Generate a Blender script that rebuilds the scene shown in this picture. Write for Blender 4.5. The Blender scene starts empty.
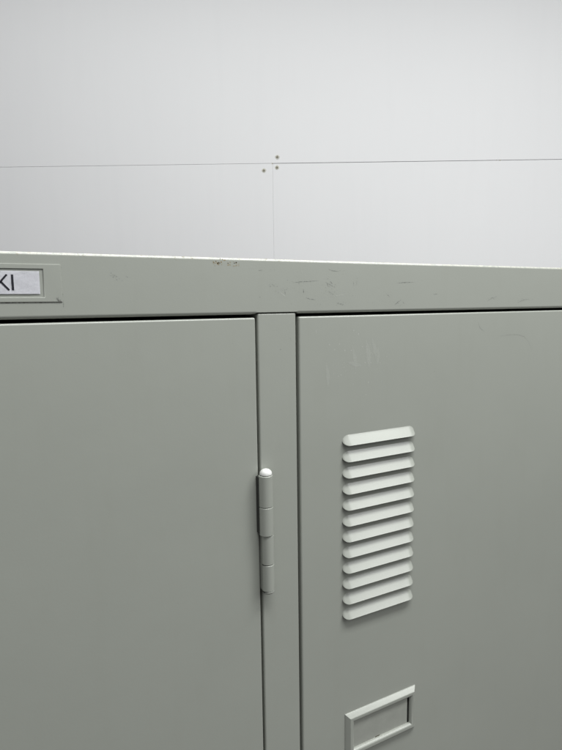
import bpy, bmesh, math, random
from mathutils import Vector, Matrix
random.seed(7)
sc = bpy.context.scene
COL = sc.collection

# ------------------------------------------------------------------ camera
F_PX, W_PX, H_PX = 560.0, 562.0, 750.0
YAW, PITCH, ROLL = map(math.radians, (28.099, 7.016, -0.815))
DIST, CAM_Z = 0.42, 1.72          # metres in front of the doors, eye height
fw = Vector((math.sin(YAW)*math.cos(PITCH), math.cos(YAW)*math.cos(PITCH), -math.sin(PITCH)))
rt = Vector((math.cos(YAW), -math.sin(YAW), 0))
up = rt.cross(fw)
rt2 = math.cos(ROLL)*rt + math.sin(ROLL)*up
up2 = -math.sin(ROLL)*rt + math.cos(ROLL)*up
cam_pos = Vector((0, -DIST, CAM_Z))
cd = bpy.data.cameras.new('camera'); cam = bpy.data.objects.new('camera', cd); COL.objects.link(cam)
m = Matrix((rt2, up2, -fw)).transposed().to_4x4(); m.translation = cam_pos
cam.matrix_world = m
cd.sensor_fit = 'HORIZONTAL'; cd.sensor_width = 36; cd.lens = 36*F_PX/W_PX
cd.clip_start = 0.01; cd.clip_end = 60
sc.camera = cam

def ray(x, y):
    return rt2*((x-W_PX/2)/F_PX) - up2*((y-H_PX/2)/F_PX) + fw
def on_front(x, y, Y=0.0):
    """where the sight line of a measured spot meets the plane of the fronts (mm)"""
    r = ray(x, y); t = (DIST+Y)/r.y; p = cam_pos + r*t
    return p.x*1000, (p.z-CAM_Z)*1000

# ------------------------------------------------------------------ materials
def new_mat(name):
    mt = bpy.data.materials.new(name); mt.use_nodes = True
    nt = mt.node_tree; b = nt.nodes['Principled BSDF']
    return mt, nt, b
def N(nt, t, **kw):
    n = nt.nodes.new(t)
    for k, v in kw.items(): setattr(n, k, v)
    return n
def noise(nt, scale, detail=3, rough=.5, vec=None, dist=0):
    n = N(nt, 'ShaderNodeTexNoise'); n.inputs['Scale'].default_value = scale
    n.inputs['Detail'].default_value = detail; n.inputs['Roughness'].default_value = rough
    n.inputs['Distortion'].default_value = dist
    if vec: nt.links.new(vec, n.inputs['Vector'])
    return n.outputs['Fac']
def ramp(nt, fac, a, b, ca=(0,0,0,1), cb=(1,1,1,1)):
    r = N(nt, 'ShaderNodeMapRange'); r.inputs[1].default_value = a; r.inputs[2].default_value = b
    nt.links.new(fac, r.inputs[0]); return r.outputs[0]
def math_(nt, op, a, b=None):
    n = N(nt, 'ShaderNodeMath', operation=op)
    for i, v in enumerate((a, b)):
        if v is None: continue
        if isinstance(v, (int, float)): n.inputs[i].default_value = v
        else: nt.links.new(v, n.inputs[i])
    return n.outputs[0]
def mix(nt, fac, a, b):
    n = N(nt, 'ShaderNodeMix', data_type='RGBA')
    for k, v in ((0, fac), (6, a), (7, b)):
        if hasattr(v, 'node'): nt.links.new(v, n.inputs[k])
        elif k == 0: n.inputs[k].default_value = v
        else: n.inputs[k].default_value = (*v, 1)
    return n.outputs[2]
def coords(nt): return N(nt, 'ShaderNodeTexCoord').outputs['Object']
def bump(nt, b, h, strength, dist):
    n = N(nt, 'ShaderNodeBump'); n.inputs['Strength'].default_value = strength
    n.inputs['Distance'].default_value = dist
    nt.links.new(h, n.inputs['Height']); nt.links.new(n.outputs[0], b.inputs['Normal'])

PAINT = (0.368, 0.383, 0.345)
def paint_material(name, wear=False, col=PAINT):
    mt, nt, b = new_mat(name); c = coords(nt)
    cl = mix(nt, noise(nt, 9, 4, .55, c), tuple(v*.965 for v in col), tuple(v*1.03 for v in col))
    # faint brushed grime and little pin marks in the enamel
    st = N(nt, 'ShaderNodeMapping'); st.inputs['Scale'].default_value = (1, 1, .16)
    nt.links.new(c, st.inputs[0])
    cl = mix(nt, math_(nt, 'MULTIPLY', ramp(nt, noise(nt, 55, 4, .6, st.outputs[0]), .52, .8), .10), cl, (.30, .30, .25))
    speck = ramp(nt, noise(nt, 420, 2, .5, c), .745, .78)
    sparse = ramp(nt, noise(nt, 23, 2, .5, c), .5, .66)
    cl = mix(nt, math_(nt, 'MULTIPLY', math_(nt, 'MULTIPLY', speck, sparse), .45), cl, (.10, .095, .08))
    if wear:
        sx = N(nt, 'ShaderNodeSeparateXYZ'); nt.links.new(c, sx.inputs[0])
        edge = ramp(nt, sx.outputs['Z'], .0366, .0382)
        worn = ramp(nt, noise(nt, 160, 4, .65, c), .40, .56)
        cl = mix(nt, math_(nt, 'MULTIPLY', math_(nt, 'MULTIPLY', edge, worn), .8), cl, (.54, .535, .46))
        chip = math_(nt, 'MULTIPLY', ramp(nt, noise(nt, 330, 3, .6, c), .60, .66), ramp(nt, sx.outputs['Z'], .0355, .0375))
        patch = ramp(nt, noise(nt, 14, 2, .5, c), .42, .6)
        cl = mix(nt, math_(nt, 'MULTIPLY', math_(nt, 'MULTIPLY', chip, patch), .8), cl, (.20, .165, .10))
    nt.links.new(cl, b.inputs['Base Color'])
    nt.links.new(ramp(nt, noise(nt, 30, 4, .6, c), .2, .8), b.inputs['Roughness'])
    rr = N(nt, 'ShaderNodeMapRange'); rr.inputs[3].default_value = .30; rr.inputs[4].default_value = .40
    nt.links.new(noise(nt, 30, 4, .6, c), rr.inputs[0]); nt.links.new(rr.outputs[0], b.inputs['Roughness'])
    b.inputs['Coat Weight'].default_value = .55; b.inputs['Coat Roughness'].default_value = .22
    h = math_(nt, 'ADD', math_(nt, 'MULTIPLY', noise(nt, 520, 2, .5, c), .5), math_(nt, 'MULTIPLY', noise(nt, 45, 2, .5, c), 1.6))
    h = math_(nt, 'ADD', h, math_(nt, 'MULTIPLY', noise(nt, 7, 1, .4, c), 16))
    bump(nt, b, h, .10, .0006)
    return mt
def plain(name, col, rough=.5, var=.06, scale=40, metal=0, bmp=0):
    mt, nt, b = new_mat(name); c = coords(nt)
    cl = mix(nt, noise(nt, scale, 4, .6, c), tuple(v*(1-var) for v in col), tuple(min(1, v*(1+var)) for v in col))
    nt.links.new(cl, b.inputs['Base Color']); b.inputs['Roughness'].default_value = rough
    b.inputs['Metallic'].default_value = metal
    if bmp: bump(nt, b, noise(nt, scale*8, 3, .6, c), bmp, .0006)
    return mt
def scratch_material(name, dark, amount, paint=PAINT):
    mt, nt, b = new_mat(name); c = coords(nt)
    f = math_(nt, 'MULTIPLY', ramp(nt, noise(nt, 800, 4, .7, c), .40, .60), amount)
    nt.links.new(mix(nt, f, paint, dark), b.inputs['Base Color']); b.inputs['Roughness'].default_value = .36
    b.inputs['Coat Weight'].default_value = .5; b.inputs['Coat Roughness'].default_value = .24
    return mt

M_PAINT = paint_material('grey green enamel')
M_HEAD = paint_material('grey green enamel worn edge', wear=True)
M_LOUV = M_PAINT
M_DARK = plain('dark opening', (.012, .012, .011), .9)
M_INNER_SHADE = plain('inner steel and leaf shade', (.035, .036, .033), .7)
M_SCR = scratch_material('dark scratch', (.055, .055, .06), .75)
M_SCRF = scratch_material('faint scratch', (.11, .115, .11), .6)
M_PALE = scratch_material('pale scuff', (.56, .57, .53), .6)
M_SMUDGE = scratch_material('soft smudge', (.56, .57, .54), .21)
M_RUST = scratch_material('rust fleck', (.33, .235, .10), .95)
M_PIN = plain('white nylon', (.80, .80, .78), .3, .02)
M_CARD = plain('card paper', (.92, .92, .96), .22, .02, 60, bmp=.14)
M_INK = plain('black ink', (.012, .012, .02), .5)
M_LINER = plain('grimy insert sheet', (.36, .37, .335), .3, .13, 90, bmp=.1)
M_SCREW = plain('aged screw', (.42, .40, .33), .6, .35, 500, bmp=.3)
M_PUTTY = plain('cracked paint rim', (.66, .65, .60), .7, .12, 300, bmp=.3)
M_SLOT_SHADE = plain('dirty screw cross and lip shade', (.11, .10, .075), .8, .3, 400)
M_BACK = plain('wall backing', (.10, .10, .10), .9)

def wall_material():
    mt, nt, b = new_mat('white wall board'); c = coords(nt)
    cl = mix(nt, noise(nt, 2.2, 4, .55, c), (.80, .797, .81), (.83, .828, .838))
    st = N(nt, 'ShaderNodeMapping'); st.inputs['Scale'].default_value = (1, 1, .07); nt.links.new(c, st.inputs[0])
    cl = mix(nt, math_(nt, 'MULTIPLY', ramp(nt, noise(nt, 26, 4, .6, st.outputs[0]), .5, .8), .09), cl, (.68, .685, .70))
    cl = mix(nt, math_(nt, 'MULTIPLY', ramp(nt, noise(nt, 150, 2, .5, c), .74, .79), .12), cl, (.45, .44, .40))
    nt.links.new(cl, b.inputs['Base Color']); b.inputs['Roughness'].default_value = .62; b.inputs['Specular IOR Level'].default_value = .3
    bump(nt, b, math_(nt, 'ADD', noise(nt, 130, 3, .6, c), math_(nt, 'MULTIPLY', noise(nt, 5, 2, .5, c), 4)), .10, .0012)
    return mt
M_WALL = wall_material()

# ------------------------------------------------------------------ helpers (all shapes in mm, Z measured from eye level)
def to_obj(name, bm, mats, parent=None, smooth=True, angle=38, weighted=True):
    me = bpy.data.meshes.new(name)
    bmesh.ops.recalc_face_normals(bm, faces=bm.faces[:])
    bm.to_mesh(me); bm.free()
    me.transform(Matrix.Scale(.001, 4))
    for mt in (mats if isinstance(mats, (list, tuple)) else [mats]): me.materials.append(mt)
    if smooth:
        me.polygons.foreach_set('use_smooth', [True]*len(me.polygons))
        me.set_sharp_from_angle(angle=math.radians(angle))
    o = bpy.data.objects.new(name, me); COL.objects.link(o)
    if parent: o.parent = parent
    if weighted:
        md = o.modifiers.new('weighted', 'WEIGHTED_NORMAL'); md.weight = 100; md.keep_sharp = True
    return o
def box(bm, x0, x1, y0, y1, z0, z1, bev=0, seg=4, mi=0):
    t = bmesh.new(); bmesh.ops.create_cube(t, size=1)
    for v in t.verts:
        v.co = Vector((x0 if v.co.x < 0 else x1, y0 if v.co.y < 0 else y1, z0 if v.co.z < 0 else z1))
    if bev: bmesh.ops.bevel(t, geom=t.edges[:], offset=bev, segments=seg, profile=.5, affect='EDGES')
    for f in t.faces: f.material_index = mi
    join(bm, t)
def join(bm, t):
    me = bpy.data.meshes.new('tmp'); bmesh.ops.recalc_face_normals(t, faces=t.faces[:])
    t.to_mesh(me); t.free(); bm.from_mesh(me); bpy.data.meshes.remove(me)
def grid(bm, rows, close_u=False, mi=0, caps=False):
    vs = [[bm.verts.new(p) for p in r] for r in rows]
    n = len(vs[0])
    for i in range(len(vs)-1):
        for j in range(n if close_u else n-1):
            q = (vs[i][j], vs[i][(j+1) % n], vs[i+1][(j+1) % n], vs[i+1][j])
            f = bm.faces.new(q); f.material_index = mi
    if caps:
        for r in (vs[0], vs[-1]):
            f = bm.faces.new(r); f.material_index = mi
def lathe(bm, prof, cx, cy, n=40, mi=0):
    """prof: (radius, z) pairs"""
    grid(bm, [[(cx+max(r, .01)*math.cos(2*math.pi*k/n), cy+max(r, .01)*math.sin(2*math.pi*k/n), z) for k in range(n)]
              for r, z in prof], True, mi, True)
def ribbon(bm, pts, w, y, mi, n=10):
    """uneven thin mark lying just on a front face, pts in (x, z)"""
    P = []
    for a, b in zip(pts[:-1], pts[1:]):
        for k in range(n): P.append((a[0]+(b[0]-a[0])*k/n, a[1]+(b[1]-a[1])*k/n))
    P.append(pts[-1])
    L, R = [], []
    for i, p in enumerate(P):
        q = P[min(i+1, len(P)-1)]; o = P[max(i-1, 0)]
        dx, dz = q[0]-o[0], q[1]-o[1]; l = math.hypot(dx, dz) or 1
        e = math.sin(math.pi*(i+.15)/(len(P)-.7))
        ww = w*.5*max(.18, e)*random.uniform(.55, 1.2); j = random.uniform(-.12, .12)
        L.append((p[0]-dz/l*ww, y, p[1]+dx/l*ww+j)); R.append((p[0]+dz/l*ww, y, p[1]-dx/l*ww+j))
    grid(bm, [L, R], mi=mi)
def fleck(bm, x, z, r, y, mi):
    k = random.randint(5, 8); a0 = random.random()*6
    f = bm.faces.new([bm.verts.new((x+r*random.uniform(.5, 1.2)*math.cos(a0+i*6.283/k), y, z+r*random.uniform(.4, 1)*math.sin(a0+i*6.283/k))) for i in range(k)])
    f.material_index = mi
def mark(bm, pix, w, mi, y=-.04):
    ribbon(bm, [on_front(*p) for p in pix], w, y, mi)
def empty(name, loc, label=None, cat=None):
    o = bpy.data.objects.new(name, None); COL.objects.link(o); o.location = loc; o.empty_display_size = .1
    if label: o['label'] = label; o['category'] = cat
    return o

# ------------------------------------------------------------------ the locker
FLOOR = -CAM_Z*1000
base = empty('steel_locker', (0, 0, CAM_Z), 'grey green steel locker with two doors under a scuffed header rail', 'locker')
base.location = (0, 0, CAM_Z)
XL, XR, DEPTH = -215.0, 690.0, 500.0
POST0, POST1 = 203.4, 240.0
LD = (-182.0, 201.0); RD = (242.5, 656.0); DTOP = -9.2; DBOT = FLOOR+75

# header: one folded sheet, its lower edge square only where the post butts into it
def header_section(x, tab):
    zt, zb = 39.0, (-5.2 if tab else -6.5)
    rb = .5 if tab else 2.7
    p = [(26, zt)]
    for k in range(9):
        a = math.pi/2*k/8; p.append((2.3-2.3*math.sin(a), zt-2.3+2.3*math.cos(a)))
    for k in range(9):
        a = math.pi/2*k/8; p.append((rb-rb*math.cos(a), zb+rb-rb*math.sin(a)))
    p += [(22, zb), (22, zb+1.2), (3.2+rb, zb+1.6), (2.0, zb+4), (2.0, zt-4), (26, zt-1.2)]
    return [(x, y, z) for y, z in p]
bm = bmesh.new()
stations = [(XL, 0), (0, 0), (100, 0), (POST0-2.6, 0), (POST0-.4, 1), (POST1+.2, 1), (POST1+2.4, 0), (350, 0), (500, 0), (XR, 0)]
grid(bm, [header_section(x, t) for x, t in stations], True, 0, True)
S, SF, PL, RU = 1, 2, 3, 4
mark(bm, [(258, 270.4), (262.5, 270.2)], .8, S)
mark(bm, [(284.8, 290), (285.4, 295.8)], .75, S)
mark(bm, [(292.5, 282.8), (300, 281.8), (311, 281.2), (319, 280.5)], .7, S)
mark(bm, [(303.4, 289), (303.6, 293.8)], .8, S)
mark(bm, [(305.5, 297.5), (310, 299), (315.5, 299.9)], .8, S)
mark(bm, [(328.4, 269.3), (333, 270.8), (338.8, 271.4)], .8, S)
mark(bm, [(325, 282.2), (330, 284.4), (335, 287.4)], .7, SF)
mark(bm, [(328, 291), (334, 294.5)], .7, SF)
mark(bm, [(330, 281), (332.5, 284)], .8, S)
mark(bm, [(337, 303.3), (343.6, 304.6)], .8, SF)
mark(bm, [(353.4, 281), (353.8, 286)], .7, SF)
mark(bm, [(356.6, 280.5), (356.8, 285)], .6, SF)
mark(bm, [(397, 282.9), (405, 282.4), (413.4, 282.3)], .9, S)
mark(bm, [(386, 293.4), (389.8, 297)], .8, SF)
mark(bm, [(394.4, 305.2), (398, 302), (401.2, 299.7)], .9, S)
mark(bm, [(402, 301), (404.8, 304.2)], .8, SF)
mark(bm, [(433, 294.2), (437.5, 293.9)], .9, SF)
mark(bm, [(487, 301.3), (492, 298), (496.6, 296.6)], 1, SF)
mark(bm, [(517.6, 302.6), (523, 300), (529, 299)], 1, SF)
mark(bm, [(272, 284), (275, 286.5)], .7, SF)
mark(bm, [(63.4, 301), (63.6, 307.6)], .5, S)
mark(bm, [(279, 291), (286.5, 297.5)], 1.0, PL)
mark(bm, [(330, 297), (350, 293)], .6, PL)
for k in range(30):                                   # tiny nicks clustered on the scuffed stretch above the post
    x = random.gauss(318, 34); y = random.uniform(268, 306)
    fleck(bm, *on_front(x, y), random.uniform(.2, .42), -.045, random.choice((S, SF, SF)))
for k in range(15): fleck(bm, *on_front(random.uniform(109, 128), random.gauss(276.5, 1.6)), random.uniform(.3, .6), -.045, SF)
for cx, cy, sx, sy, n in ((330, 285, 4, 2, 34), (331, 292, 4, 2, 16), (284, 290, 3, 2, 12), (398, 303, 3, 2, 10), (272, 285, 2, 1, 8), (341, 304, 3, .8, 10), (492, 299, 4, 1.5, 14), (524, 300, 4, 1, 12), (300, 282, 8, .8, 14)):
    for k in range(n): fleck(bm, *on_front(random.gauss(cx, sx), random.gauss(cy, sy)), random.uniform(.15, .42), -.047, random.choice((S, SF)))
fleck(bm, *on_front(259.8, 297.3), .7, -.05, S); fleck(bm, *on_front(275.5, 291), .55, -.05, SF)
for k in range(48): fleck(bm, *on_front(random.uniform(213, 240), 263.4+random.gauss(0, 1.7)), random.uniform(.3, .95), -.05, RU)
for k in range(60): fleck(bm, *on_front(random.uniform(2, 560), random.uniform(258, 308)), random.uniform(.12, .26), -.045, random.choice((SF, SF, PL)))
header = to_obj('header_rail', bm, [M_HEAD, M_SCR, M_SCRF, M_PALE, M_RUST], base)

# name plate holder pressed on the header: thin plate with a window, the card sits in it
def framed_plate(bm, x0, x1, z0, z1, wx0, wx1, wz0, wz1, y_face, slope_o, slope_i, y_base, y_in):
    def ring(a0, a1, b0, b1, y): return [(a0, y, b0), (a1, y, b0), (a1, y, b1), (a0, y, b1)]
    so, si = slope_o, slope_i
    rows = [ring(x0, x1, z0, z1, y_base)]
    for fe, fy in ((.02, .16), (.12, .30), (.45, .58), (.80, .88), (.90, .96), (1, 1)):   # folded slope with a soft crest
        e = so*fe; rows.append(ring(x0+e, x1-e, z0+e, z1-e, y_base+(y_face-y_base)*fy))
    for k in range(0, 7):
        a = math.pi/2*k/6
        e = si*(1-math.sin(a)); rows.append(ring(wx0-e, wx1+e, wz0-e, wz1+e, y_face+(y_in-y_face)*(1-math.cos(a))))
    grid(bm, rows, True)
bm = bmesh.new()
framed_plate(bm, -112, 52, 5.0, 30.9, -100, 40.4, 8.4, 27.4, -.7, .35, .4, .2, -.05)
for pts in ([(55.8, 297), (59.5, 301.5)], [(57.5, 299.5), (61.5, 300.5)], [(58, 296.5), (58.4, 300.8)]):
    ribbon(bm, [on_front(*p) for p in pts], .5, -1.06, 1)
holder = to_obj('name_holder', bm, [M_HEAD, M_SCR], header, angle=50)
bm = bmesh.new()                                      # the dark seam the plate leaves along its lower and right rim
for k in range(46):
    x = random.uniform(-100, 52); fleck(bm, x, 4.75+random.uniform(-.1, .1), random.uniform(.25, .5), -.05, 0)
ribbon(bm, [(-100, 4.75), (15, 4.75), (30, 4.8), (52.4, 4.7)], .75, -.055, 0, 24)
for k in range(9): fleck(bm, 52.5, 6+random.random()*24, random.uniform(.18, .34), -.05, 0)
to_obj('dark_seam', bm, [scratch_material('dark rim line', (.05, .05, .045), .95)], holder)

# middle post
bm = bmesh.new()
box(bm, POST0, POST1, .7, 26, FLOOR+60, -5.75, 1.5, 5)
fleck(bm, *on_front(281, 349.5), .55, .66, 1)
for p in ([(291, 338), (291.3, 340.5)], [(262, 306), (262, 306.5)]): mark(bm, p, .7, 2, .66)
for k in range(22): fleck(bm, random.uniform(207, 238), random.uniform(-320, -10), random.uniform(.12, .25), .66, 2)
to_obj('center_post', bm, [M_PAINT, M_SCR, M_SCRF], base)

# carcass
bm = bmesh.new(); box(bm, XL, XL+1.2, 3.2, DEPTH, FLOOR, 36); to_obj('side_panel', bm, M_PAINT, base)
bm = bmesh.new(); box(bm, XR-1.2, XR, 3.2, DEPTH, FLOOR, 36); to_obj('side_panel', bm, M_PAINT, base)
bm = bmesh.new(); box(bm, XL+1.4, XR-1.4, 26.5, DEPTH-2, 36.2, 38.6); to_obj('top_panel', bm, M_PAINT, base)
bm = bmesh.new(); box(bm, XL+1.4, XR-1.4, DEPTH-1.4, DEPTH-.2, FLOOR+20, 36); to_obj('back_panel', bm, M_INNER_SHADE, base)
for a, b in ((XL, LD[0]-2.4), (RD[1]+2.4, XR)):
    bm = bmesh.new(); box(bm, a, b, .7, 26, FLOOR+60, -7, 2, 4); to_obj('side_post', bm, M_PAINT, base)
bm = bmesh.new(); box(bm, XL, XR, .7, 26, FLOOR, FLOOR+58, 2, 4); to_obj('plinth', bm, M_PAINT, base)
bm = bmesh.new(); box(bm, XL+1.6, XR-1.6, 28, DEPTH-3, FLOOR+60, FLOOR+62); to_obj('bottom_panel', bm, M_INNER_SHADE, base)
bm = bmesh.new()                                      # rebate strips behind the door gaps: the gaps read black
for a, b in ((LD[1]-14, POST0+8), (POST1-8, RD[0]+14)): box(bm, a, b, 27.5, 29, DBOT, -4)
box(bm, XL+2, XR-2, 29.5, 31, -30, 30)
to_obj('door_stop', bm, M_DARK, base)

# doors
def door(x0, x1):
    bm = bmesh.new(); box(bm, x0, x1, 0, 21, DBOT, DTOP, 1.5, 6)
    return bm
bm = door(*LD)
for k in range(70): fleck(bm, random.uniform(14, 196), random.uniform(-380, -16), random.uniform(.10, .22), -.04, 1)
left_door = to_obj('door', bm, [M_PAINT, M_SCRF], base)
bm = door(*RD)
mark(bm, [(500, 336.2), (509, 334.8), (517.6, 334.6), (524, 336.5), (528, 341), (532, 350)], .5, 1)
mark(bm, [(478, 322), (480, 328), (485, 332)], .7, 1)
mark(bm, [(316, 330), (316.5, 334.5)], .9, 2)
for k in range(46): fleck(bm, *on_front(random.gauss(358, 15), random.gauss(358, 15)), random.uniform(.3, 1.1), -.04, 2)
for x0, y0, x1, y1, ww in ((366, 340, 369, 368, 6), (372, 338, 376, 360, 5), (346, 362, 362, 366, 4), (352, 345, 356, 372, 4), (378, 346, 377, 366, 4), (326, 362, 328, 388, 4)):
    ribbon(bm, [on_front(x0, y0), on_front((x0+x1)/2+1, (y0+y1)/2), on_front(x1, y1)], ww, -.025-.0004*x0/10-.001*ww, 3, 14)
for k in range(110): fleck(bm, random.uniform(248, 590), random.uniform(-400, -14), random.uniform(.10, .24), -.045, random.choice((1, 1, 2)))
right_door = to_obj('door', bm, [M_PAINT, M_SCRF, M_PALE, M_SMUDGE], base)

# louvres pressed out of the right hand door
def louvre():
    bm = bmesh.new(); L, H, P, E = 86.0, 9.2, 5.6, 7.0
    nu, nv = 110, 14; rows = []
    for i in range(nu+1):
        t = i/nu; t = .5-.5*math.cos(math.pi*t)
        x = L*t; e = min(1, min(x, L-x)/E); g = math.sqrt(max(0, 1-(1-e)**2)); g = max(g, .02); e2 = min(1, min(x, L-x)/5.2); g2 = math.sqrt(max(0, 1-(1-e2)**2))
        r = []
        for j in range(nv+1):
            v = j/nv
            # hood: leaves the sheet with a soft fillet, slopes out and rolls over at the lip
            zt = 3.4+(H-3.4)*g; zb = 3.4*(1-g2); z = zt+(zb-zt)*v
            vv = v**1.22*(1-.12*v)/.88
            ep = min(1, min(x, L-x)/8.5); gp = max(.02, (1-(1-ep)**2.6)**.5)
            y = -P*gp*(vv if v > 0 else 0)
            r.append((x-L/2, y, z))
        lip = r[-1]
        r.append((lip[0], lip[1]+.25*g, lip[2]-.45*g)); r.append((lip[0], lip[1]+.9*g, lip[2]-.35*g))
        for j in range(nv-1, 1, -1):                  # inner skin
            q = r[j]; r.append((q[0]*.985, q[1]+1.0*g, q[2]-.5*g))
        rows.append(r)
    grid(bm, rows)
    slot = bmesh.new(); bmesh.ops.create_cube(slot, size=1)
    for v in slot.verts: v.co = Vector((v.co.x*(L-8), -.12 if v.co.y < 0 else .3, .4 if v.co.z < 0 else H-5))
    for f in slot.faces: f.material_index = 1
    join(bm, slot)
    return bm
PITCH_L = 15.50; L0 = (330.2, -128.6)
lv = to_obj('vent_louvre', louvre(), [M_LOUV, M_DARK], right_door, angle=60)
lv.location = (L0[0]/1000, 0, L0[1]/1000)
for k in range(1, 12):
    c = lv.copy(); COL.objects.link(c); c.parent = right_door
    c.location = (L0[0]/1000, 0, (L0[1]-PITCH_L*k)/1000)

# label holder under the louvres
bm = bmesh.new()
hx0, hx1, hz0, hz1 = 290.2, 379.6, -449.0, -400.6
framed_plate(bm, hx0, hx1, hz0, hz1, hx0+9.4, hx1-8.4, hz0+9.2, hz1-9.2, -4.4, 4.4, 2.8, .3, -.9)
lh = to_obj('label_holder', bm, M_LOUV, right_door, angle=20)
bm = bmesh.new(); box(bm, hx0+8, hx1-10.6, -.9, .3, hz0+8, hz1-8, .2, 2)
box(bm, hx1-10.6, hx1-8, -.35, .3, hz0+8, hz1-8, 0, 1, 1)
box(bm, hx0+37, hx0+42.5, -1.1, -.85, hz0+9, hz0+10.1, 0, 1, 2)  # small dark bar standing in for a shadow at the lower lip
to_obj('holder_backing', bm, [M_LINER, M_DARK, M_SLOT_SHADE], right_door)

# hinge on the gap between the left door and the post
hinge = empty('hinge', (0, 0, 0)); hinge.parent = base
HX, HY = 205.2, -5.6
def knuckle(z1, z0, r, b=.7, foot=False, cx=HX):
    bm = bmesh.new(); prof = [(.2, z1), (r-b, z1)]
    for k in range(1, 6):
        a = math.pi/2*k/5; prof.append((r-b+b*math.sin(a), z1-b+b*math.cos(a)))
    if foot:
        prof += [(r, z0+3.2), (r-.5, z0+2.8), (r-.15, z0+2.2), (r-.15, z0+1.6), (r-1.2, z0+.3), (.2, z0)]
    else:
        for k in range(0, 6):
            a = math.pi/2*k/5; prof.append((r-b+b*math.cos(a), z0+b-b*math.sin(a)))
        prof.append((.2, z0))
    lathe(bm, prof, cx, HY, 48); return bm
zs = [-142.2, -169.9, -195.2, -221.6, -248.5]
for i, r in enumerate((6.1, 6.1, 5.3, 5.3)):
    to_obj('knuckle', knuckle(zs[i]-.12, zs[i+1]+.12, r, foot=(i == 3), cx=HX+(-.3 if i < 2 else .65)), M_PAINT, hinge, angle=50)
bm = bmesh.new(); lathe(bm, [(4.6, z) for z in (zs[0]+.5, zs[4]+2)], HX, HY, 32); to_obj('hinge_pin', bm, M_INNER_SHADE, hinge)
bm = bmesh.new(); prof = [(.3, zs[0]-1), (4.3, zs[0]-1), (4.3, zs[0]+.3), (5.3, zs[0]+.5)]
for k in range(0, 9):
    a = math.pi/2*k/8; prof.append((5.3*math.cos(a), zs[0]+1.2+4.2*math.sin(a)))
lathe(bm, prof, HX, HY, 40); to_obj('pin_cap', bm, M_PIN, hinge)
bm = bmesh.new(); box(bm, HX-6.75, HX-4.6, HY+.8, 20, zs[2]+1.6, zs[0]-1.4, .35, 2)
to_obj('hinge_leaf', bm, M_INNER_SHADE, hinge)  # near-black tone stands in for the shade on the leaf's left side
bm = bmesh.new(); box(bm, HX-3.6, HX-2.2, HY+2, 20, zs[4]+2, zs[2]-.6, .3, 2)
to_obj('hinge_leaf', bm, M_PAINT, hinge)

# name card resting in the header's holder
bm = bmesh.new()
rows = []
for i in range(40):
    x = -98+136*i/39
    rows.append([(x, -.62+.05*math.sin(x*.35)+.05*math.sin(z*1.3+x*.2), 10.6+15.4*z/8) for z in range(9)])
grid(bm, rows); bmesh.ops.solidify(bm, geom=bm.faces[:], thickness=.25)
card = to_obj('name_card', bm, M_CARD)
card.location = (0, 0, CAM_Z)
card['label'] = 'white name card lettered KI in black, slotted into the header of the locker'; card['category'] = 'name card'
def stroke(bm, a, b, w):
    dx, dz = b[0]-a[0], b[1]-a[1]; l = math.hypot(dx, dz); nx, nz = -dz/l*w/2, dx/l*w/2
    rows = [[(a[0]+dx*k/8+s*nx, -.82, a[1]+dz*k/8+s*nz) for k in range(9)] for s in (-1, 1)]
    grid(bm, rows)
bm = bmesh.new()
stroke(bm, (21.2, 23.5), (21.2, 13.1), 1.38)
stroke(bm, (11.9, 23.5), (11.9, 13.1), 1.25)
stroke(bm, (12.4, 16.9), (18.0, 23.5), 1.15)
stroke(bm, (14.1, 18.8), (18.9, 13.1), 1.25)
ink = to_obj('lettering', bm, M_INK, card, smooth=False)

# ------------------------------------------------------------------ wall behind, square to the view's heading
WD = 1.70
h = Vector((math.sin(YAW), math.cos(YAW), 0)); wr = Vector((math.cos(YAW), -math.sin(YAW), 0))
worg = cam_pos + h*WD
wall = empty('panel_wall', (worg.x, worg.y, 0), 'smooth white panelled wall with a thin joint and three old screw marks, behind the locker', 'wall')
wall.rotation_euler = (0, 0, -YAW)
def on_wall(x, y):
    r = ray(x, y); t = WD/r.dot(h); p = r*t
    return p.dot(wr)*1000, (p.z+CAM_Z)*1000
jx, jz = on_wall(272.6, 163.3)
print('joint', jx, jz)
def panel(x0, x1, z0, z1):
    bm = bmesh.new(); box(bm, x0, x1, 0, 20, z0, z1, .5, 2); return to_obj('wall_panel', bm, M_WALL, wall)
TOPZ = 2750
upper = panel(-1900, 1900, jz+.55, TOPZ)
low_l = panel(-1900, jx-.07, 0, jz-.05)
low_r = panel(jx+.07, 1900, 0, jz-.75)
bm = bmesh.new(); box(bm, -1900, 1900, 21, 30, 0, TOPZ); to_obj('wall_backing', bm, M_BACK, wall)
def screw(x, y, par, rot, r=3.8):
    bm = bmesh.new(); n = 22
    sx, sz = on_wall(x, y)
    def ringp(rr, yy, jit=0): return [((rr+random.uniform(-jit, jit))*math.cos(2*math.pi*k/n), yy, (rr+random.uniform(-jit, jit))*math.sin(2*math.pi*k/n)) for k in range(n)]
    grid(bm, [ringp(r*1.8, .15, r*.4), ringp(r*1.45, -.5, r*.25), ringp(r*1.1, -.35, .3)], True, 1)
    grid(bm, [ringp(r*1.1, -.3, r*.22), ringp(r*.95, -.9, r*.2), ringp(r*.5, -1.3, r*.1), ringp(.2, -1.4)], True, 0)
    for a in (rot, rot+math.pi/2):
        c, s = math.cos(a), math.sin(a); w, l = .55, r*.72
        f = bm.faces.new([bm.verts.new((u*c-v*s, -1.46, u*s+v*c)) for u, v in ((-l, -w), (l, -w), (l, w), (-l, w))]); f.material_index = 2
    o = to_obj('screw', bm, [M_SCREW, M_PUTTY, M_SLOT_SHADE], par, smooth=False)
    o.location = (sx/1000, 0, sz/1000); return o
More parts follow.
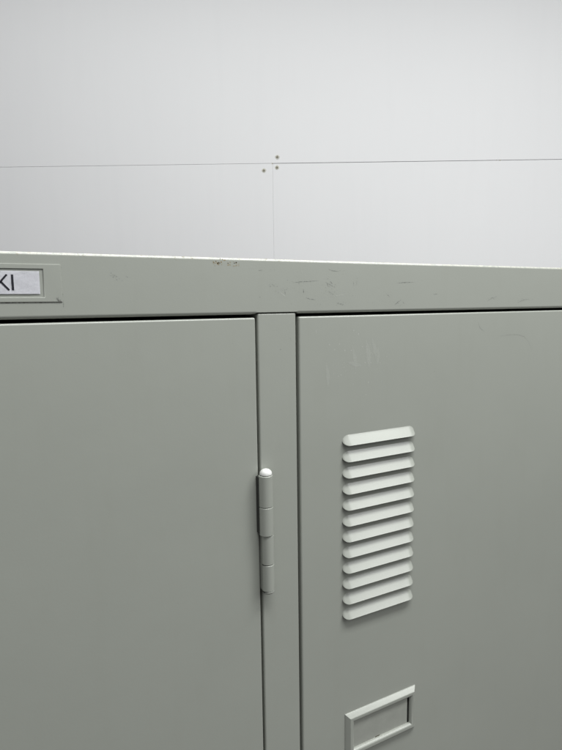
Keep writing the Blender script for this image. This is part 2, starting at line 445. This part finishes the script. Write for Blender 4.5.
screw(277.3, 156.9, upper, .1); screw(277.0, 167.4, low_r, .6); screw(263.9, 170.4, low_l, .35)
for x, y, par, s in ((272.4, 163.4, upper, 2.6), (500, 160.2, upper, 2.0), (496.5, 160.1, upper, 1.3)):
    bm = bmesh.new(); sx, sz = on_wall(x, y)
    fleck(bm, 0, 0, s*1.3, -.25, 0); o = to_obj('chip', bm, M_SCREW, par, smooth=False); o.location = (sx/1000, 0, sz/1000)

# floor under both
bm = bmesh.new(); box(bm, -3000, 3000, -3000, 3000, -20, 0)
fl = to_obj('floor', bm, plain('floor vinyl', (.12, .115, .105), .5, .1, 8), smooth=False); fl['kind'] = 'structure'

# ------------------------------------------------------------------ room lamps
def lamp(name, loc, sx, sy, watts, rot=0, col=(1, .985, .95)):
    l = bpy.data.lights.new(name, 'AREA'); l.shape = 'RECTANGLE'; l.size = sx; l.size_y = sy; l.energy = watts; l.color = col
    o = bpy.data.objects.new(name, l); COL.objects.link(o); o.location = loc; o.rotation_euler = (0, 0, rot); return o
for x, y, z, lx, ly, pw, rz in ((.45, -.52, 2.66, 1.2, .30, 19, 0), (1.95, -2.0, 2.72, 2.6, .42, 27.5, math.atan2(-2.2, 1.1)), (-.3, -2.6, 2.72, 1.2, .30, 5, 0),
                                (.50, .33, 3.0, 2.6, .30, 19.5, -YAW)):
    lamp('ceiling_lamp', (x, y, z), lx, ly, pw, rz, (.985, 1, .985))
w = bpy.data.worlds.new('World'); sc.world = w; w.use_nodes = True
nt = w.node_tree; bg = nt.nodes['Background']             # a lit room: bright pale ceiling, dim lower down
sx = N(nt, 'ShaderNodeSeparateXYZ'); nt.links.new(N(nt, 'ShaderNodeTexCoord').outputs['Generated'], sx.inputs[0])
r = N(nt, 'ShaderNodeMapRange', interpolation_type='SMOOTHSTEP')
for i, v in enumerate((-.30, .70, .06, .50)): r.inputs[i+1].default_value = v
nt.links.new(sx.outputs['Z'], r.inputs[0]); nt.links.new(r.outputs[0], bg.inputs[1])
bg.inputs[0].default_value = (.965, .985, 1, 1)

sc.view_settings.view_transform = 'Standard'; sc.view_settings.look = 'None'
sc.view_settings.exposure = 0; sc.view_settings.gamma = 1
sc.render.engine = 'CYCLES'; sc.cycles.max_bounces = 8
